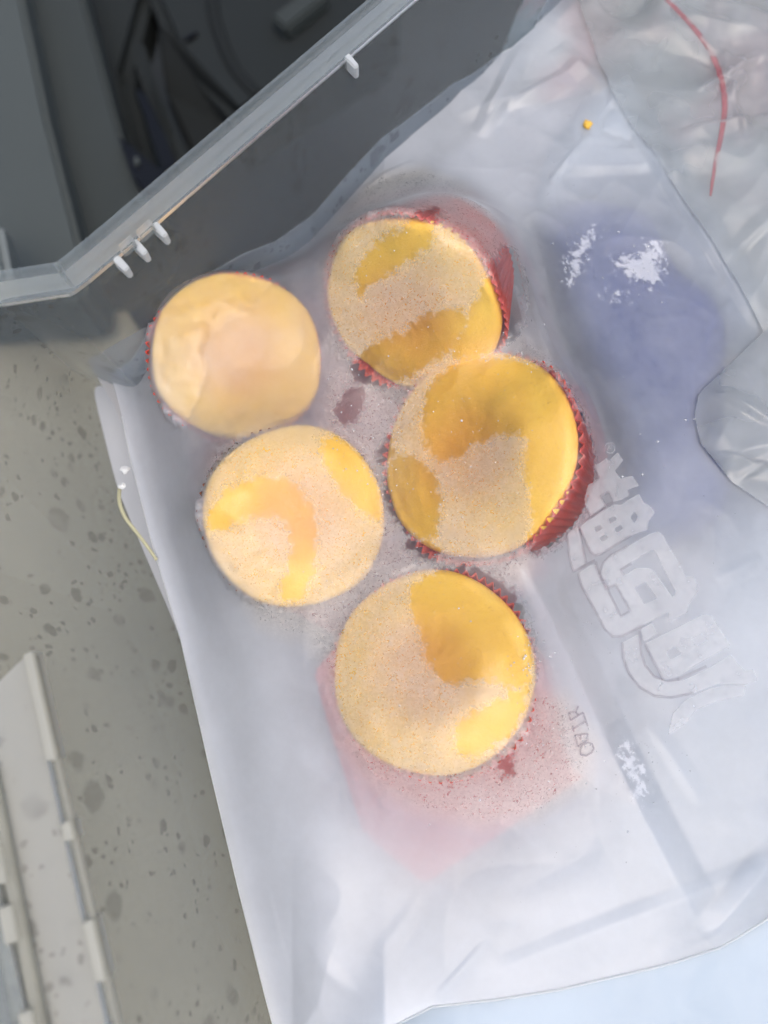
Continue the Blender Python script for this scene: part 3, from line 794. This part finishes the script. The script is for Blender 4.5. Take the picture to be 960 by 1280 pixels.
glyphs = [
    (c2([(318, 258), (410, 200), (425, 215), (490, 155), (530, 215), (470, 295), (510, 350), (600, 330), (650, 405), (560, 440), (575, 475), (520, 512), (458, 528), (425, 452), (360, 487), (398, 555), (290, 635), (248, 552), (240, 500), (272, 395), (300, 385), (352, 345)]), []),
    (c2([(240, 680), (460, 545), (520, 548), (560, 515), (650, 465), (690, 540), (722, 545), (770, 605), (715, 680), (712, 735), (590, 778), (370, 912), (322, 928), (288, 900), (208, 720)]),
     [c2(rect(345, 725, 54, 34, -30)), c2(rect(450, 660, 54, 34, -30)), c2(rect(385, 798, 54, 34, -30)), c2(rect(497, 728, 56, 34, -30)), c2([(586, 640), (618, 598), (640, 640), (612, 688)])]),
    (c2([(112, 770), (190, 715), (215, 800), (250, 985), (160, 1048), (130, 960)]), []),
    ([(753.5, 708), *c2([(375, 990), (420, 938), (730, 765), (790, 750), (832, 775), (870, 850), (960, 1000)]), *c3([(600, 80), (640, 80), (668, 140), (615, 215), (610, 250), (520, 300), (518, 250), (300, 365), (250, 368), (215, 335), (160, 230), (100, 120), (85, 65), (150, 22), (172, 28), (190, 85)])],
     [c2([(512, 1030), (640, 950), (750, 885), (775, 900)]) + c3([(555, 155), (540, 180), (455, 60), (420, 40), (360, 40), (305, 76)]), c3([(355, 132), (410, 106), (464, 185), (405, 213)]), c3([(226, 142), (264, 118), (336, 245), (290, 272)])]),
    (c3([(405, 402), (690, 260), (725, 268), (815, 410), (540, 568), (492, 575)]), [c3([(506, 440), (550, 413), (582, 450), (530, 476)]), c3([(626, 380), (680, 352), (708, 385), (655, 415)])]),
    (c3([(296, 396), (374, 356), (386, 430), (402, 500), (450, 562), (510, 585), (580, 580), (690, 530), (815, 455), (855, 500), (885, 532), (925, 525), (945, 578), (880, 600), (760, 590), (640, 638), (530, 660), (450, 652), (370, 602), (312, 512)]), []),
    (c3([(384, 332), (440, 302), (466, 352), (402, 392)]), []),
    (c3([(515, 840), (540, 735), (600, 672), (700, 622), (800, 600), (890, 605), (880, 650), (740, 680), (650, 720), (600, 785)]), []),
]
logo = keep(ink('logo_print', glyphs[0][0], glyphs[0][1], M['ink'], .0004), bag)
logo['label'] = 'white blocky printed characters running down the bag'
for g, h in glyphs[1:]: keep(ink('logo_print', g, h, M['ink'], .0004), bag)
lines = [c2([(300, 250), (352, 345), (300, 385)]), c2([(425, 450), (360, 485), (398, 555), (462, 528), (425, 450)]), c2([(215, 610), (245, 672), (400, 575)]), c2([(245, 560), (290, 640), (400, 560)]),
         c2([(110, 760), (130, 960), (158, 1048), (320, 965)]), c2([(205, 725), (285, 900), (322, 928), (370, 915), (590, 778)]), c2([(205, 725), (225, 860), (255, 985)]), c2([(325, 975), (400, 1190)]),
         c2([(420, 1165), (365, 1080), (362, 1030), (380, 985), (425, 935), (560, 860)]), c3([(85, 65), (100, 120), (160, 230), (215, 335), (250, 368), (300, 365), (400, 312)]), c3([(165, 20), (185, 80), (228, 140)]),
         c3([(226, 142), (264, 118), (336, 245), (290, 272), (226, 142)]), c3([(305, 76), (288, 48), (340, 18)]), c3([(296, 396), (300, 470), (330, 545), (380, 610), (450, 652), (530, 660), (640, 638)]),
         c3([(380, 340), (384, 430), (405, 505), (450, 560), (510, 580), (570, 572)]), c3([(405, 402), (492, 572)]), c3([(560, 575), (700, 510)])]
for l in lines: keep(stroke('logo_outline', l, 3.4, M['line'], .0006), bag)
# registered mark
cx, cy_ = 761.5, 561
keep(stroke('registered_mark', [(cx + 6.5 * math.cos(k * .3142), cy_ + 6.5 * math.sin(k * .3142)) for k in range(20)], 1.5, M['ink'], .0006, True), bag)
for l in ([(758.5, 563.5), (761, 557.5), (764.5, 558.5), (763.5, 561), (760, 560.5)], [(761.5, 561), (765, 563.5)]):
    keep(stroke('registered_mark', l, 1.3, M['ink'], .0006), bag)
# mirrored letters on the fold (traced strokes)
def c1(pts): return [(690 + x / 10.667, 860 + y / 10.667) for x, y in pts]
for l in ([(240, 430), (410, 325)], [(215, 325), (240, 430)], [(215, 325), (310, 320), (345, 240)], [(310, 320), (340, 360)],
          [(280, 540), (440, 445)], [(410, 330), (470, 510)], [(265, 500), (285, 585)],
          [(300, 630), (470, 610)], [(300, 630), (340, 780)], [(375, 630), (375, 690)], [(340, 780), (470, 690), (470, 610)],
          [(375, 890), (370, 820), (400, 760), (470, 725), (530, 745), (550, 810), (520, 860), (450, 900), (375, 890)]):
    keep(stroke('letter_print', c1(l), 2.2, M['letter'], .0007), bag)

# ---- droplets and grains on the film (uncountable)
clusters = [((500, 490), 60, 90), ((480, 590), 40, 60), ((560, 690), 60, 70), ((660, 820), 30, 60), ((690, 930), 60, 110), ((800, 950), 60, 50), ((610, 590), 80, 60), ((620, 480), 80, 25), ((715, 320), 22, 34), ((800, 335), 36, 60),
            ((690, 200), 120, 16), ((800, 560), 90, 12), ((540, 880), 90, 60), ((430, 740), 50, 60), ((460, 330), 60, 40), ((650, 440), 30, 40), ((740, 800), 40, 30), ((860, 700), 120, 16), ((700, 1060), 120, 14), ((420, 560), 40, 40), ((900, 60), 80, 8)]
bm = bmesh.new()
tmpl = bmesh.new(); bmesh.ops.create_icosphere(tmpl, subdivisions=1, radius=1); tv = [v.co.copy() for v in tmpl.verts]; tf = [[v.index for v in f.verts] for f in tmpl.faces]; tmpl.free()
DV = []; DF = []
PX = []; SZs = []
for (x, y), r, n in clusters:
    for k in range(n):
        PX.append((x + random.gauss(0, r * .55), y + random.gauss(0, r * .55))); SZs.append(.00010 + .00022 * random.random() ** 3)
for x, y in ((889, 531), (857, 525), (868, 524), (822, 552), (778, 596), (803, 593), (769, 367), (773, 290), (655, 823), (657, 820), (440, 462), (577, 526), (600, 1000), (785, 1040)):
    PX.append((x, y)); SZs.append(.0005 if x != 889 else .0008)
pp = np.array([at(x, y, .040)[:2] for x, y in PX]); 
for _ in range(3):
    zf = film_z(pp); pp = np.array([at(x, y, z)[:2] for (x, y), z in zip(PX, zf)])
zf = film_z(pp)
for (x, y), z, s in zip(pp, zf, SZs):
    b = len(DV); e = .7 + .6 * random.random(); a = random.random() * 6.3
    for v in tv:
        u = Vector((v.x * e, v.y / e, v.z * .6)); u.rotate(Euler((0, 0, a))); DV.append(Vector((x, y, z + s * .25)) + u * s)
    DF += [[b + i for i in f] for f in tf]
d_ = keep(mesh_obj('droplets', DV, DF, M['drop']), bag); d_['kind'] = 'stuff'

# ================================================================== CLEAR FILM AND SMALL THINGS ON TOP
film = empty('clear_film', at(900, 250, .03), 'crumpled clear plastic film with a red stripe in the upper right', 'plastic film')
film_px = [(715, -60), (752, 60), (770, 100), (830, 192), (880, 268), (928, 340), (966, 404), (915, 452), (882, 484), (876, 512), (884, 548), (925, 596), (990, 640), (1120, 660), (1120, -60)]
XP = P2(film_px, .040); p, f, bd = sheet_grid(XP, .0009)
fold2 = [(P2([a], SZ)[0], P2([b], SZ)[0], h, l, r) for a, b, h, l, r in (((895, 482), (975, 530), .003, .006, .0015), ((890, 560), (985, 582), .0028, .0012, .005), ((925, 600), (985, 560), .002, .003, .0015), ((870, 110), (960, 60), .003, .006, .002), ((850, 160), (985, 130), .0025, .002, .006), ((905, 40), (935, 170), .002, .004, .002), ((900, 330), (985, 250), .002, .005, .003))]
def film2_z(p):
    d = np.maximum(sdist(p, XP), 0); k = 1 - np.exp(-d / .004)
    fo = 0
    for a, b, h, l, r in fold2:
        t, dd = seg(p, a, b); fo = fo + h * np.clip(4 * t * (1 - t), 0, 1) ** .7 * np.maximum(0, 1 - np.where(dd > 0, dd / r, -dd / l))
    return film_z(p) + .0012 + k * (fo + .0100 * np.maximum(fbm(p[:, 0], p[:, 1], 21, 2, 91, True) - .45, 0) * 1.5 + .0008 * fbm(p[:, 0] , p[:, 1], 60, 2, 95, True))
keep(quick_mesh('sheet', np.c_[p, film2_z(p)], f, M['film']), film)
stripe = catmull([(820, -12, 0), (842, 8, 0), (868, 36, 0), (888, 64, 0), (901, 96, 0), (906, 130, 0), (902, 166, 0), (894, 205, 0), (888, 245, 0)], 6)
SV = []
for q in stripe:
    z = .045
    for _ in range(3):
        r = at(q.x, q.y, z); z = float(film2_z(np.array([[r.x, r.y]]))[0]) + .0004
    SV.append(at(q.x, q.y, z))
keep(tube('red_stripe', SV, lambda t:   .00045 + .00085 * math.sin(math.pi * min(1, t * .9 + .1)) ** .8, M['stripe'], flat=.12), film)

# a cake crumb on the bag
bm = bmesh.new(); bmesh.ops.create_icosphere(bm, subdivisions=3, radius=.0020)
for v in bm.verts:
    k = 1 + .45 * (float(fbm(np.array([v.co.x + v.co.z * .7]), np.array([v.co.y - v.co.z * .5]), 700, 3, 5)[0]) - .5) * 2; v.co *= k; v.co.z *= .7
o = bm_obj('cake_crumb', bm, M['crumb'], None, True); o.location = on_film(734, 156, .0008)
tag(o, 'tiny orange cake crumb lying on the bag near the top', 'crumb')
# yellowish twist strip peeking out at the left edge of the bag
o = tube('plastic_strip', catmull([at(x, y, z) for x, y, z in ((150, 606, .022), (149, 626, .024), (156, 646, .023), (168, 662, .022), (182, 680, .021), (196, 700, .020))], 6), lambda t: .0008 - .0002 * t, M['straw'], flat=.35)
tag(o, 'pale yellow plastic strip poking out at the left edge of the bag', 'strip')
bm = bmesh.new(); bmesh.ops.create_icosphere(bm, subdivisions=2, radius=.0016)
for v in bm.verts: v.co.x *= 1.2 + .7 * v.co.y / .0016; v.co *= .7 + .6 * random.random(); v.co.z *= .5
o = bm_obj('plastic_scrap', bm, M['white'], None, False); o.location = at(156, 588, .024)
tag(o, 'small white plastic scrap above the yellow strip at the bag edge', 'scrap')
bm = bmesh.new(); bmesh.ops.create_icosphere(bm, subdivisions=2, radius=.0013)
for v in bm.verts: v.co *= .6 + .7 * random.random(); v.co.z *= .5
o = bm_obj('plastic_scrap', bm, M['white'], None, False); o.location = at(152, 607, .025)
tag(o, 'white bead of plastic at the tip of the yellow strip', 'scrap')
